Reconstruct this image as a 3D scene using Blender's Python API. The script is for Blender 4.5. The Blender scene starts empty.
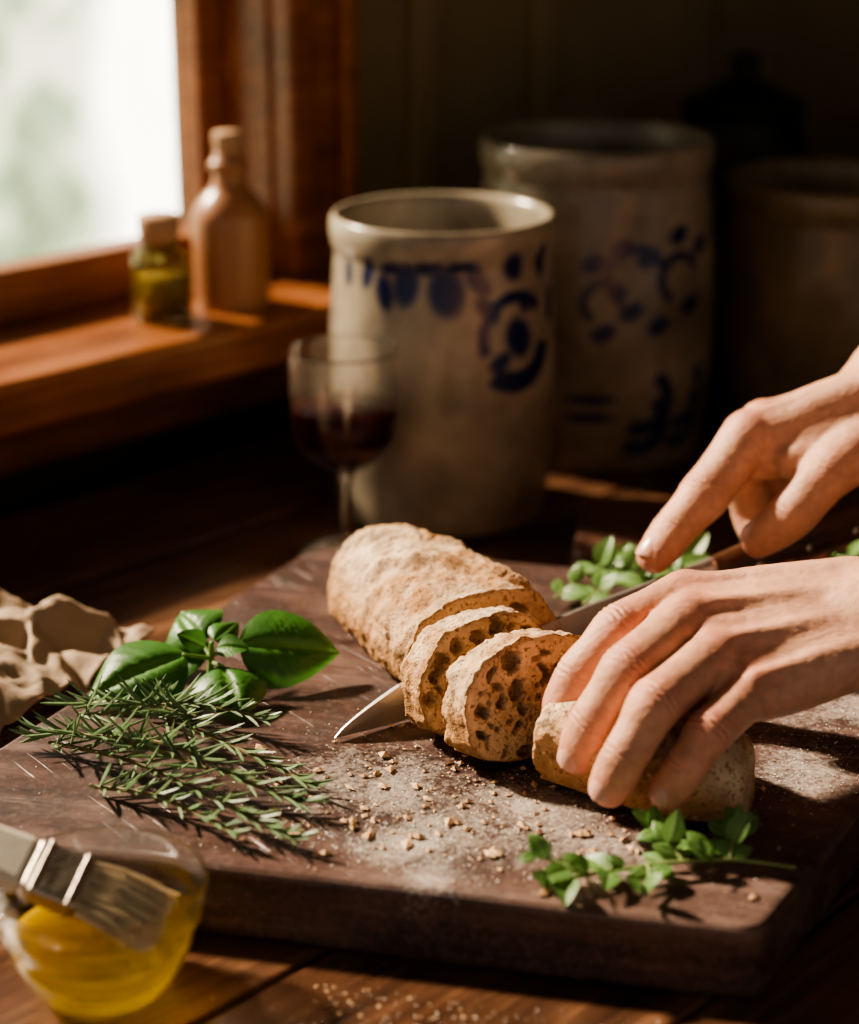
import bpy, bmesh, math, random
import numpy as np
from mathutils import Vector, Matrix, noise
random.seed(4); rng=np.random.default_rng(4)
scn=bpy.context.scene
SD=Vector((.6803,.7329,0)); OD=Vector((.7329,-.6803,0)); OR=Vector((-.34,1.279,0))
def FP(s,o,z): p=OR+SD*s+OD*o; return (p.x,p.y,z)

# ------------------------------------------------------------ materials
def mk(name):
    m=bpy.data.materials.new(name); m.use_nodes=True
    nt=m.node_tree; return m,nt,nt.nodes['Principled BSDF']
def nd(nt,t,ins=None,**kw):
    n=nt.nodes.new(t)
    for k,v in kw.items(): setattr(n,k,v)
    if ins:
        for k,v in ins.items(): n.inputs[k].default_value=v
    return n
def ramp(nt,fac,stops):
    r=nt.nodes.new('ShaderNodeValToRGB'); e=r.color_ramp.elements
    while len(e)<len(stops): e.new(.5)
    for i,(p,c) in enumerate(stops):
        e[i].position=p; e[i].color=(c[0],c[1],c[2],1) if hasattr(c,'__len__') else (c,c,c,1)
    nt.links.new(fac,r.inputs[0]); return r.outputs[0]
def mapping(nt,scale,rot=(0,0,0),loc=(0,0,0)):
    tc=nt.nodes.new('ShaderNodeTexCoord')
    r=nd(nt,'ShaderNodeVectorRotate',rotation_type='Z_AXIS'); r.inputs['Angle'].default_value=rot[2]
    mp=nd(nt,'ShaderNodeMapping',{'Scale':scale,'Location':loc})
    nt.links.new(tc.outputs['Object'],r.inputs['Vector']); nt.links.new(r.outputs[0],mp.inputs[0]); return mp.outputs[0]
def noi(nt,vec,scale,detail=4,rough=.55,dist=0):
    n=nd(nt,'ShaderNodeTexNoise',{'Scale':scale,'Detail':detail,'Roughness':rough,'Distortion':dist})
    if vec is not None: nt.links.new(vec,n.inputs['Vector'])
    return n.outputs['Fac']
def mixc(nt,fac,a,b,mode='MIX'):
    n=nd(nt,'ShaderNodeMix',data_type='RGBA',blend_type=mode)
    for sock,v in ((n.inputs[0],fac),(n.inputs[6],a),(n.inputs[7],b)):
        if isinstance(v,bpy.types.NodeSocket): nt.links.new(v,sock)
        elif hasattr(v,'__len__'): sock.default_value=(v[0],v[1],v[2],1)
        else: sock.default_value=v
    return n.outputs[2]
def mth(nt,op,a,b=None,clamp=False):
    n=nd(nt,'ShaderNodeMath',operation=op,use_clamp=clamp)
    for i,v in enumerate((a,b)):
        if v is None: continue
        if isinstance(v,bpy.types.NodeSocket): nt.links.new(v,n.inputs[i])
        else: n.inputs[i].default_value=v
    return n.outputs[0]
def mrange(nt,v,a,b_,c,d):
    r=nd(nt,'ShaderNodeMapRange',{'From Min':a,'From Max':b_,'To Min':c,'To Max':d}); nt.links.new(v,r.inputs[0]); return r.outputs[0]
def bump(nt,b,h,strength=.3,dist=.002,prev=None):
    n=nd(nt,'ShaderNodeBump',{'Strength':strength,'Distance':dist}); nt.links.new(h,n.inputs['Height'])
    if prev is not None: nt.links.new(prev,n.inputs['Normal'])
    if b is not None: nt.links.new(n.outputs[0],b.inputs['Normal'])
    return n.outputs[0]
def wood(name,dark,mid,light,ang=0,sc=1,rough=(.35,.6),bs=.25,spec=.5,worn=0):
    m,nt,b=mk(name)
    v=mapping(nt,(4*sc,45*sc,45*sc),(0,0,ang))
    v2=mapping(nt,(12*sc,260*sc,260*sc),(0,0,ang))
    n1=noi(nt,v,1.0,6,.6,1.2); n2=noi(nt,v2,1.0,4,.6,.3)
    v3=mapping(nt,(9,14,14),(0,0,ang)); n3=noi(nt,v3,1.0,5,.65)
    s=mth(nt,'ADD',mth(nt,'MULTIPLY',n1,.42),mth(nt,'ADD',mth(nt,'MULTIPLY',n2,.25),mth(nt,'MULTIPLY',n3,.33)))
    c=ramp(nt,s,[(.38,dark),(.5,mid),(.62,light)])
    rr=mrange(nt,n3,.3,.7,rough[0],rough[1]); h=s
    if worn:
        for an,sd in ((.9,3.1),(-.55,7.7),(.2,1.3)):
            vs=mapping(nt,(14,620,620),(0,0,an),(sd,sd,0)); ns=noi(nt,vs,1.0,2,.5,.15); k=mrange(nt,ns,.66,.70,0,1)
            nb=noi(nt,mapping(nt,(25,25,25),loc=(sd,0,0)),1.0,2); k=mth(nt,'MULTIPLY',k,mrange(nt,nb,.45,.6,0,1))
            c=mixc(nt,mth(nt,'MULTIPLY',k,.4,True),c,[x*1.4+.02 for x in light]); h=mth(nt,'SUBTRACT',h,mth(nt,'MULTIPLY',k,.25))
        nb=noi(nt,mapping(nt,(16,22,22)),1.0,6,.7); c=mixc(nt,mrange(nt,nb,.46,.62,0,.75),c,dark)
        nf=noi(nt,mapping(nt,(300,300,300)),1.0,3,.7); c=mixc(nt,mrange(nt,nf,.5,.7,0,.35),c,[x*1.3 for x in light])
        rr=mth(nt,'ADD',rr,mrange(nt,nb,.4,.6,-.08,.15)); h=mth(nt,'ADD',h,mth(nt,'MULTIPLY',nf,.25))
    nt.links.new(c,b.inputs['Base Color']); nt.links.new(rr,b.inputs['Roughness'])
    bump(nt,b,h,bs,.0015); b.inputs['Specular IOR Level'].default_value=spec
    return m,nt,b,c
def simple(name,col,rough=.5,metal=0,bs=0,bsc=200,var=0):
    m,nt,b=mk(name); b.inputs['Roughness'].default_value=rough; b.inputs['Metallic'].default_value=metal
    v=mapping(nt,(1,1,1)); n=noi(nt,v,bsc,4)
    n2=noi(nt,v,bsc*.12,3)
    c=mixc(nt,n2,[x*(1-var) for x in col],[min(1,x*(1+var)) for x in col]); nt.links.new(c,b.inputs['Base Color'])
    if bs: bump(nt,b,n,bs,.001)
    return m
def vcol(name,rough=.6,bs=.2,bsc=400,var=.15,sss=0,transl=0,spec=.5,sssr=(1,.35,.2),speck=None):
    m,nt,b=mk(name); b.inputs['Roughness'].default_value=rough; b.inputs['Specular IOR Level'].default_value=spec
    at=nd(nt,'ShaderNodeVertexColor',layer_name='Col')
    v=mapping(nt,(1,1,1)); n=noi(nt,v,bsc,5,.65); n2=noi(nt,v,bsc*.15,3)
    f=mrange(nt,n2,.3,.7,1-var,1+var)
    c=mixc(nt,1.0,at.outputs[0],f,'MULTIPLY')
    if speck:
        d=mrange(nt,noi(nt,v,520,2,.5),.58,.64,0,.8); c=mixc(nt,d,c,speck[0])
        l=mrange(nt,noi(nt,v,330,3,.6),.60,.68,0,.5); c=mixc(nt,l,c,speck[1])
        vo=nd(nt,'ShaderNodeTexVoronoi',{'Scale':900.0}); nt.links.new(v,vo.inputs[0]); n=mth(nt,'ADD',n,mth(nt,'MULTIPLY',vo.outputs[0],.6))
    nt.links.new(c,b.inputs['Base Color'])
    bump(nt,b,n,bs,.001)
    if sss:
        b.inputs['Subsurface Weight'].default_value=sss; b.inputs['Subsurface Radius'].default_value=sssr; b.inputs['Subsurface Scale'].default_value=.004
    if transl:
        t=nd(nt,'ShaderNodeBsdfTranslucent'); nt.links.new(c,t.inputs[0])
        mx=nd(nt,'ShaderNodeMixShader',{0:transl}); out=nt.nodes['Material Output']
        nt.links.new(b.outputs[0],mx.inputs[1]); nt.links.new(t.outputs[0],mx.inputs[2]); nt.links.new(mx.outputs[0],out.inputs[0])
    return m
def glass(name,col=(1,1,1),ior=1.45,clear=.35,rough=0,glow=0):
    m,nt,b=mk(name); b.inputs['Base Color'].default_value=(*col,1); b.inputs['Roughness'].default_value=rough
    b.inputs['Transmission Weight'].default_value=1; b.inputs['IOR'].default_value=ior
    t=nd(nt,'ShaderNodeBsdfTransparent'); t.inputs[0].default_value=(*col,1)
    mx=nd(nt,'ShaderNodeMixShader',{0:clear}); out=nt.nodes['Material Output']
    nt.links.new(b.outputs[0],mx.inputs[1]); nt.links.new(t.outputs[0],mx.inputs[2]); last=mx.outputs[0]
    if glow:   # light scattered inside a slightly cloudy liquid
        tl=nd(nt,'ShaderNodeBsdfTranslucent'); tl.inputs[0].default_value=(*col,1)
        m2=nd(nt,'ShaderNodeMixShader',{0:glow}); nt.links.new(last,m2.inputs[1]); nt.links.new(tl.outputs[0],m2.inputs[2]); last=m2.outputs[0]
    nt.links.new(last,out.inputs[0])
    return m

# ------------------------------------------------------------ mesh helpers
def obj(name,V,F,mat,smooth=True,cols=None,parent=None,bevel=0,auto=False,solid=0):
    me=bpy.data.meshes.new(name); me.from_pydata([tuple(v) for v in V],[],[tuple(f) for f in F]); me.update()
    if cols is not None:
        a=me.color_attributes.new('Col','FLOAT_COLOR','POINT')
        arr=np.ones((len(V),4),dtype=np.float32); arr[:,:3]=np.array(cols,dtype=np.float32)[:,:3]; a.data.foreach_set('color',arr.ravel())
    bm=bmesh.new(); bm.from_mesh(me); bmesh.ops.recalc_face_normals(bm,faces=bm.faces); bm.to_mesh(me); bm.free()
    if smooth: me.polygons.foreach_set('use_smooth',[True]*len(me.polygons))
    me.materials.append(mat); o=bpy.data.objects.new(name,me); scn.collection.objects.link(o)
    if parent: o.parent=parent
    if bevel:
        b=o.modifiers.new('b','BEVEL'); b.width=bevel; b.segments=3; b.limit_method='ANGLE'
    if solid:
        s=o.modifiers.new('s','SOLIDIFY'); s.thickness=solid
    return o
def empty(name):
    e=bpy.data.objects.new(name,None); scn.collection.objects.link(e); e.empty_display_size=.02; return e
def addbox(V,F,pts):
    n=len(V); V.extend(pts); F.extend([tuple(n+i for i in f) for f in ((0,1,2,3),(7,6,5,4),(0,4,5,1),(1,5,6,2),(2,6,7,3),(3,7,4,0))])
def boxF(V,F,s0,s1,o0,o1,z0,z1):
    addbox(V,F,[FP(s0,o0,z0),FP(s1,o0,z0),FP(s1,o1,z0),FP(s0,o1,z0),FP(s0,o0,z1),FP(s1,o0,z1),FP(s1,o1,z1),FP(s0,o1,z1)])
def boxesF(name,lst,mat,parent=None,bevel=0):
    V=[];F=[]
    for l in lst: boxF(V,F,*l)
    return obj(name,V,F,mat,False,parent=parent,bevel=bevel)
def lathe(name,prof,c,mat,seg=64,parent=None,sub=1,smoothp=True,colf=None):
    if smoothp:
        P=[]
        n=len(prof)
        for i in range(n-1):
            p0=prof[max(i-1,0)];p1=prof[i];p2=prof[i+1];p3=prof[min(i+2,n-1)]
            for k in range(sub):
                t=k/sub
                P.append(tuple(max(0 if d==0 else -9,.5*((2*p1[d])+(-p0[d]+p2[d])*t+(2*p0[d]-5*p1[d]+4*p2[d]-p3[d])*t*t+(-p0[d]+3*p1[d]-3*p2[d]+p3[d])*t**3)) for d in (0,1)))
        P.append(prof[-1])
    else: P=prof
    V=[];F=[];C=[]
    for (r,z) in P:
        for j in range(seg):
            a=2*math.pi*j/seg; V.append((c[0]+r*math.cos(a),c[1]+r*math.sin(a),c[2]+z))
            if colf: C.append(colf(a,z,r))
    for i in range(len(P)-1):
        for j in range(seg):
            k=(j+1)%seg; F.append((i*seg+j,i*seg+k,(i+1)*seg+k,(i+1)*seg+j))
    o=obj(name,V,F,mat,True,cols=C if colf else None,parent=parent)
    bm=bmesh.new(); bm.from_mesh(o.data); bmesh.ops.remove_doubles(bm,verts=bm.verts,dist=1e-5); bmesh.ops.recalc_face_normals(bm,faces=bm.faces); bm.to_mesh(o.data); bm.free()
    return o
def cr(p0,p1,p2,p3,t): return .5*((2*p1)+(-p0+p2)*t+(2*p0-5*p1+4*p2-p3)*t*t+(-p0+3*p1-3*p2+p3)*t**3)
def sweep(V,F,path,hint,seg=18,sub=6,cap=True,C=None,col=None):
    P=[np.array(p,dtype=float) for p in path]
    if len(P[0])==4: P=[np.append(p,p[3]) for p in P]
    Q=[]
    n=len(P)
    for i in range(n-1):
        for k in range(sub):
            Q.append(cr(P[max(i-1,0)],P[i],P[i+1],P[min(i+2,n-1)],k/sub))
    Q.append(P[-1]); Q=np.array(Q); T=np.gradient(Q[:,:3],axis=0); T/=np.linalg.norm(T,axis=1)[:,None]+1e-12
    rings=[]
    if cap:
        for a in (1.45,1.15,.8,.4): rings.append((Q[0,:3]-T[0]*Q[0,4]*math.sin(a),T[0],Q[0,3]*math.cos(a),Q[0,4]*math.cos(a)))
    for q,t in zip(Q,T): rings.append((q[:3],t,q[3],q[4]))
    if cap:
        for a in (.4,.8,1.15,1.45): rings.append((Q[-1,:3]+T[-1]*Q[-1,4]*math.sin(a),T[-1],Q[-1,3]*math.cos(a),Q[-1,4]*math.cos(a)))
    h=np.array(hint,dtype=float); base=len(V)
    for (c,t,w,hh) in rings:
        nn=h-t*np.dot(h,t); nn/=np.linalg.norm(nn)+1e-12; b=np.cross(t,nn)
        for j in range(seg):
            a=2*math.pi*j/seg; V.append(tuple(c+b*w*math.cos(a)+nn*hh*math.sin(a)))
            if C is not None: C.append(col)
    R=len(rings)
    for i in range(R-1):
        for j in range(seg):
            k=(j+1)%seg; F.append((base+i*seg+j,base+i*seg+k,base+(i+1)*seg+k,base+(i+1)*seg+j))
    F.append(tuple(base+j for j in range(seg))[::-1]); F.append(tuple(base+(R-1)*seg+j for j in range(seg)))

# ------------------------------------------------------------ room
m_wall,nt,b=mk('wall_plaster'); v=mapping(nt,(1,1,1)); n=noi(nt,v,6,5)
nt.links.new(ramp(nt,n,[(.3,(.18,.135,.07)),(.7,(.28,.205,.105))]),b.inputs['Base Color']); b.inputs['Roughness'].default_value=.8; bump(nt,b,noi(nt,v,90,3),.1)
m_dwall=simple('dark_panel',(.015,.011,.008),.6,bs=.1)
m_floor=wood('floor_wood',(.02,.012,.008),(.04,.022,.013),(.07,.04,.022),ang=.8)[0]
m_ceil=simple('ceiling_paint',(.25,.22,.17),.9)
m_trim=wood('window_wood',(.12,.038,.013),(.24,.082,.027),(.40,.155,.055),ang=-.82,sc=.6,rough=(.25,.42),bs=.15)[0]
m_trimv=wood('casing_wood',(.14,.046,.016),(.28,.098,.033),(.43,.165,.057),ang=-.82,sc=.5,rough=(.28,.45),bs=.15)[0]
boxesF('floor',[(-2.6,1.15,-.11,3,-.8,-.75)],m_floor)
boxesF('ceiling',[(-2.6,1.15,-.11,3,1.65,1.7)],m_ceil)
boxesF('wall_left',[(-2.6,1.0,-.11,0,-.75,.075),(-2.6,1.0,-.11,0,1.15,1.65),(-2.6,-.8,-.11,0,.075,1.15),(.322,1.0,-.11,0,.075,1.15)],m_wall)
boxesF('wall_back',[(1.0,1.06,-.11,3,-.75,1.65)],m_wall)
boxesF('dark_wainscot_left',[(-2.6,.36,0.0,.012,-.75,.02)],m_dwall)  # wainscot below the window, coloured near black for the shade under the sill
boxesF('trim_1',[(.47,.50,0,.012,.0,1.6),(.62,.65,0,.012,.0,1.6),(.9,.94,0,.012,.0,1.6),(.65,.9,0,.012,.42,.46)],m_wall,bevel=.003)
boxesF('trim_2',[(.985,1.0,.2,.24,.0,1.6),(.985,1.0,.62,.66,.0,1.6),(.985,1.0,.24,.62,.40,.44)],m_wall,bevel=.003)
w=empty('window_1')
boxesF('sill',[(-.86,.345,-.11,.105,.077,.113)],m_trim,w,.006)
boxesF('apron',[(-.84,.335,.0,.02,.02,.077)],m_trim,w,.003)
boxesF('sash_bottom_rail',[(-.8,.318,-.052,-.02,.113,.150)],m_trim,w,.004)
boxesF('sash_stile',[(.294,.318,-.075,-.045,.113,1.15),(-.8,-.765,-.085,-.05,.113,1.15)],m_trimv,w,.004)
boxesF('jamb',[(.318,.33,-.1,.004,.113,1.15),(-.812,-.8,-.115,.004,.113,1.15),(-.812,.33,-.115,.004,1.15,1.16)],m_trim,w,.002)
boxesF('casing',[(.322,.345,0,.026,.113,1.25),(.345,.375,0,.018,.02,1.25),(.375,.39,0,.03,.02,1.25),(-.9,-.81,0,.03,.02,1.25),(-.9,.39,0,.03,1.16,1.25)],m_trimv,w,.004)
mg,nt,b=mk('pane'); out=nt.nodes['Material Output']; gl=nd(nt,'ShaderNodeBsdfGlossy',{'Roughness':.02}); tr=nd(nt,'ShaderNodeBsdfTransparent')
mx=nd(nt,'ShaderNodeMixShader',{0:.04}); nt.links.new(tr.outputs[0],mx.inputs[1]); nt.links.new(gl.outputs[0],mx.inputs[2]); nt.links.new(mx.outputs[0],out.inputs[0])
boxesF('pane',[(-.765,.294,-.066,-.063,.150,1.15)],mg,w)
# garden hedge outside, made to glow in place of daylight
mh,nt,b=mk('hedge_glow'); v=mapping(nt,(1,1,1)); vo=nd(nt,'ShaderNodeTexVoronoi',{'Scale':7.0}); nt.links.new(v,vo.inputs[0])
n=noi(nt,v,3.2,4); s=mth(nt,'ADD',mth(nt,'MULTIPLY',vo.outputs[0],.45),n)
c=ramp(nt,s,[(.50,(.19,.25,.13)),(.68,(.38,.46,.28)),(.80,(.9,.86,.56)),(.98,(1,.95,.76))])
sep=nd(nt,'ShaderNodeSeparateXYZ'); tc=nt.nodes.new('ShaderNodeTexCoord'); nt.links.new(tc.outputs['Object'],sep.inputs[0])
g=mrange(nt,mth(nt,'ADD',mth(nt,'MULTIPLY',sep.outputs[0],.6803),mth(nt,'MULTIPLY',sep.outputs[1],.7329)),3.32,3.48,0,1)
c=mixc(nt,g,c,(2.2,2.08,1.8))  # blown-out daylight painted white over one end of the hedge
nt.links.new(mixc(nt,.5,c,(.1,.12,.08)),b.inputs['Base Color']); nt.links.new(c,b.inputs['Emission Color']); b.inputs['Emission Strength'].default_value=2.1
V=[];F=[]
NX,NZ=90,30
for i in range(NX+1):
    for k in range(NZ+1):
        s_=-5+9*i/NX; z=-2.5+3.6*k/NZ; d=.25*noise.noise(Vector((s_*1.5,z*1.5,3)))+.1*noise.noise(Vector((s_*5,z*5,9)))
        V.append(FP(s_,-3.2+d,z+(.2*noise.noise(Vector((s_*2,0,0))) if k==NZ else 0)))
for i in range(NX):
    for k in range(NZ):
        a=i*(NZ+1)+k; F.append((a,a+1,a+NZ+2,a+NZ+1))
obj('glowing_hedge',V,F,mh)

# ------------------------------------------------------------ table
m_table=wood('table_wood',(.022,.010,.006),(.085,.038,.019),(.22,.105,.052),ang=-.82,sc=.8,rough=(.22,.42),bs=.5)[0]
t=empty('kitchen_table')
pl=[];o=.035
while o<1.0: pl.append((-1.0,.9,o,o+.137,-.035,0)); o+=.139
boxesF('tabletop',pl,m_table,t,.0025)
boxesF('apron',[(-.92,.82,.09,.12,-.13,-.0355),(-.92,.82,.93,.96,-.13,-.0355),(-.95,-.92,.09,.96,-.13,-.0355),(.82,.85,.09,.96,-.13,-.0355)],m_table,t)
boxesF('legs',[(s,s+.07,q,q+.07,-.75,-.0355) for s in (-.96,.79) for q in (.08,.9)],m_table,t,.004)

# ------------------------------------------------------------ cutting board
def rounded(poly,r,n=6):
    out=[];N=len(poly)
    for i in range(N):
        p=Vector(poly[i]); a=(Vector(poly[i-1])-p).normalized(); b_=(Vector(poly[(i+1)%N])-p).normalized()
        for k in range(n+1):
            tt=k/n; q=(p+a*r)*(1-tt)**2+p*2*tt*(1-tt)+(p+b_*r)*tt**2; out.append(q)
    return out
def slab(name,poly,r,z0,z1,mat,parent=None,bev=.004):
    pr=rounded(poly,r); n=len(pr)
    V=[(p.x,p.y,z0) for p in pr]+[(p.x,p.y,z1) for p in pr]
    F=[tuple(range(n))[::-1],tuple(range(n,2*n))]+[(i,(i+1)%n,n+(i+1)%n,n+i) for i in range(n)]
    return obj(name,V,F,mat,False,parent=parent,bevel=bev)
m_board,nt,b,c=wood('board_wood',(.026,.014,.012),(.085,.047,.038),(.18,.112,.09),ang=.23,sc=.7,rough=(.26,.48),bs=.6,worn=1)
tc=nt.nodes.new('ShaderNodeTexCoord')
def blob(cx,cy,r):
    d=nd(nt,'ShaderNodeVectorMath',operation='DISTANCE'); d.inputs[1].default_value=(cx,cy,.035); nt.links.new(tc.outputs['Object'],d.inputs[0])
    return mth(nt,'SUBTRACT',1.0,mth(nt,'DIVIDE',d.outputs['Value'],r),True)
m=blob(-.008,.762,.050)
for q in ((.02,.775,.06),(.05,.795,.07),(.175,.83,.06),(.0,.735,.035),(.22,.9,.08),(-.02,.82,.07),(.07,.76,.06)): m=mth(nt,'MAXIMUM',m,blob(*q))
v=mapping(nt,(1,1,1)); nA=noi(nt,v,45,5,.7); nB=noi(nt,v,420,3,.7)
k=mth(nt,'ADD',mth(nt,'MULTIPLY',m,.5),mth(nt,'ADD',mth(nt,'MULTIPLY',nA,.85),mth(nt,'MULTIPLY',nB,.8)))
gate=mth(nt,'MULTIPLY',mrange(nt,k,1.06,1.48,0,.62),mth(nt,'MULTIPLY',m,3.0,True))
nt.links.new(mixc(nt,gate,c,(.72,.63,.55)),b.inputs['Base Color'])
slab('cutting_board',[(-.242,.777),(.131,.69),(.335,1.035),(-.07,1.127)],.012,0.0005,.035,m_board,bev=.004)
m_b2=wood('slab_wood',(.03,.012,.008),(.08,.032,.02),(.15,.07,.04),ang=.3)[0]
slab('serving_board',[(.085,1.125),(.33,1.085),(.35,1.2),(.1,1.235)],.012,.0005,.03,m_b2)

# ------------------------------------------------------------ bread
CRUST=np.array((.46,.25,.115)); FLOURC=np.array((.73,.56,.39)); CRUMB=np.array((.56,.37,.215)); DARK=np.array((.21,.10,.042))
m_bread=vcol('bread',.85,.7,420,.26,spec=.15,speck=((.20,.09,.04),(.74,.57,.40)))
def loaf(name,c0,ax,L,wf,hf,cutA,cutB,seed,parent=None,nu=60,nv=190,nr=66,tilt=0,slash=(),npit=230):
    rg=random.Random(seed); ax=Vector((ax[0],ax[1],0)).normalized(); pr=Vector((-ax.y,ax.x,0))
    V=[];C=[];F=[]
    def outline(x,j):
        th=2*math.pi*j/nv; cc=math.cos(th);ss=math.sin(th); w_=wf(x);h=hf(x); zc=.4*h
        md=1+.08*noise.noise(Vector((cc*1.3+seed,ss*1.3,x*9)))+.035*noise.noise(Vector((cc*4+seed,ss*4,x*25)))+.012*noise.noise(Vector((cc*12+seed,ss*12,x*60)))
        y=w_*math.copysign(abs(cc)**.92,cc)*md; z=zc+(h-zc)*ss**.95*md if ss>0 else zc-zc*abs(ss)**.6
        return y,z,ss
    def rough(y,z,x,ss):
        p=Vector((x*1.0+seed,y,z)); return .0022*noise.noise(p*38)+.0016*noise.noise(p*105)+.0011*noise.noise(p*260)+.0006*noise.noise(p*600)
    def pits():
        P=[]
        for _ in range(npit):
            r=.0006+.0050*rg.random()**2.0; th=rg.random()*6.28; q=math.sqrt(rg.random())*.88
            if any(math.hypot((q*math.cos(th)-p[0])*.038,(q*math.sin(th)-p[1])*.027)<(r+p[2])*.85 for p in P): continue
            P.append((q*math.cos(th),q*math.sin(th),r,rg.uniform(.7,1.6),rg.uniform(-1,1),rg.uniform(.9,1.8)))
        return P
    def crust(x):
        for j in range(nv):
            y,z,ss=outline(x,j); d=rough(y,z,x,ss); h=hf(x);w_=wf(x); zc=.4*h
            dy,dz=y/(w_+1e-6),(z-zc)/(h*.5+1e-6); l=math.hypot(dy,dz)+1e-6
            if ss<-.5: d*=.15
            sl=0
            for (sx,sk) in slash:
                u=(x-sx-sk*y+.006*noise.noise(Vector((y*60,sx*50,1)))); e=math.exp(-(u/.0065)**2)*max(0,ss-.2); sl=max(sl,e)
                d+=.0022*math.exp(-((u-.011)/.004)**2)*max(0,ss-.2)
            d-=sl*.0045
            V.append((x,y+dy/l*d,max(z+dz/l*d,0)))
            f=.38+.7*noise.noise(Vector((x*28+seed,y*28,z*28)))+.6*noise.noise(Vector((x*110,y*110+seed,z*110)))
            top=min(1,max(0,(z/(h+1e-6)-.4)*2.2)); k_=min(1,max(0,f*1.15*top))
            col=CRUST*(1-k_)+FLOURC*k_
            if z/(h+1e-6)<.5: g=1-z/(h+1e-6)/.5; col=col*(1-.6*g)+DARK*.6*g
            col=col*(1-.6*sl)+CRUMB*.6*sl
            C.append(col)
    def face(x,side):
        P=pits(); h=hf(x);w_=wf(x);zc=.45*h
        starts=[]
        Rr=[1-(i+1)/nr for i in range(nr-1)]
        for rho in Rr:
            starts.append(len(V))
            for j in range(nv):
                y,z,ss=outline(x,j)
                y=y*rho; z=zc+(z-zc)*rho; d=0
                n1_=noise.noise(Vector((y*260,z*260,seed))); n2_=noise.noise(Vector((y*260,z*260,seed+9)))
                for (py,pz,r,el,rt,dp) in P:
                    yy=y-py*w_+n1_*r*.5; zz=z-zc-pz*h*.5+n2_*r*.5
                    if abs(yy)>r*1.9 or abs(zz)>r*1.9: continue
                    a=(yy*math.cos(rt)+zz*math.sin(rt))/(r*el); b_=(-yy*math.sin(rt)+zz*math.cos(rt))/(r/el)
                    q=a*a+b_*b_
                    if q<1.1: d=max(d,min(.0068,r*1.5*dp)*min(1,(1.1-q)*1.6)**.65)
                pit=d; d+=.0005*noise.noise(Vector((y*500,z*500,seed)))+.0006*noise.noise(Vector((y*150,z*150,seed)))+.0007*noise.noise(Vector((y*60,z*60,seed)))
                e=max(0,(rho-.955)/.045); V.append((x-side*(d*min(1,(1-rho)*12)+.0010*e),y,z))
                cm=CRUMB*(1.14+.2*n1_-.5*min(1,pit/.004)); C.append(cm*(1-e)+CRUST*.75*e)  # pits darkened in the colour itself, painting shade into the holes
        starts.append(len(V)); V.append((x,0,zc)); C.append(CRUMB)
        return starts
    for i in range(nu+1): crust(L*i/nu)
    for i in range(nu):
        for j in range(nv):
            k_=(j+1)%nv; F.append((i*nv+j,i*nv+k_,(i+1)*nv+k_,(i+1)*nv+j))
    for cut,x,side,base in ((cutA,0,-1,0),(cutB,L,1,nu*nv)):
        if cut:
            st=face(x,side); prev=base
            for s0 in st[:-1]:
                for j in range(nv):
                    k_=(j+1)%nv; F.append((prev+j,prev+k_,s0+k_,s0+j))
                prev=s0
            for j in range(nv): F.append((prev+j,prev+(j+1)%nv,st[-1]))
        else: F.append(tuple(base+j for j in range(nv)))
    W=[]
    ct,st_=math.cos(tilt),math.sin(tilt)
    for (x,y,z) in V:
        x1=x*ct-z*st_; z1=x*st_+z*ct; x=x1;z=z1
        p=Vector((c0[0],c0[1],.035))+ax*x+pr*y; W.append((p.x,p.y,p.z+z))
    mz=min(q[2] for q in W); W=[(q[0],q[1],q[2]-mz+.0353) for q in W]
    return obj(name,W,F,m_bread,True,cols=C,parent=parent)
def endtaper(x,L,r):
    e=max(0,(x-(L-r))/r); return math.sqrt(max(0.0004,1-e*e))
bl=empty('bread_loaf')
A=(.55,-.83); NA=(-.44,.90)
L1=.147
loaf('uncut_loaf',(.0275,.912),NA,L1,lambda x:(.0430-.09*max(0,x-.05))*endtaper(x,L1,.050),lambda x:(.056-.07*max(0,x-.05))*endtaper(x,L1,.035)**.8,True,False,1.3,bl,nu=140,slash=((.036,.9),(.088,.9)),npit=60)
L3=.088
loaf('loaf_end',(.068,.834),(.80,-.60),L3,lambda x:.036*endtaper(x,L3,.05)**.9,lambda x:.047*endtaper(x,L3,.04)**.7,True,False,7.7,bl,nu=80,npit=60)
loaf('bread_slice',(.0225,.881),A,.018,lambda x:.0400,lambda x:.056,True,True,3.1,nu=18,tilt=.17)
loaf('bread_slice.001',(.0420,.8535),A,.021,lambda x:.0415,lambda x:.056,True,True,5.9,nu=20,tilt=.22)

# crumbs
V=[];F=[];C=[]
def chunk(V,F,c,r,rg,C=None,col=None):
    n=len(V); pts=[(1,0,0),(-1,0,0),(0,1,0),(0,-1,0),(0,0,1),(0,0,-.6)]
    a=rg.random()*6.28; el=rg.uniform(1,1.9)
    for p in pts:
        x=p[0]*r*el*rg.uniform(.6,1.2);y=p[1]*r*rg.uniform(.6,1.2);z=p[2]*r*rg.uniform(.5,1.)*.7
        V.append((c[0]+x*math.cos(a)-y*math.sin(a),c[1]+x*math.sin(a)+y*math.cos(a),c[2]+z))
        if C is not None: C.append(col)
    for f in ((0,2,4),(2,1,4),(1,3,4),(3,0,4),(2,0,5),(1,2,5),(3,1,5),(0,3,5)): F.append(tuple(n+i for i in f))
for i in range(420):
    x=random.gauss(.015,.055); y=random.gauss(.79,.042)
    if y<.725+-.23*x or y>.9 or (x>.12 and y<.70+(x-.131)*1.69+.012): continue
    r=.0004+.0026*random.random()**3.5
    k_=random.random(); col=CRUST*1.1*(1-k_)+CRUMB*1.4*k_
    chunk(V,F,(x,y,.0352+r*.35),r,random,C,col)
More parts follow.
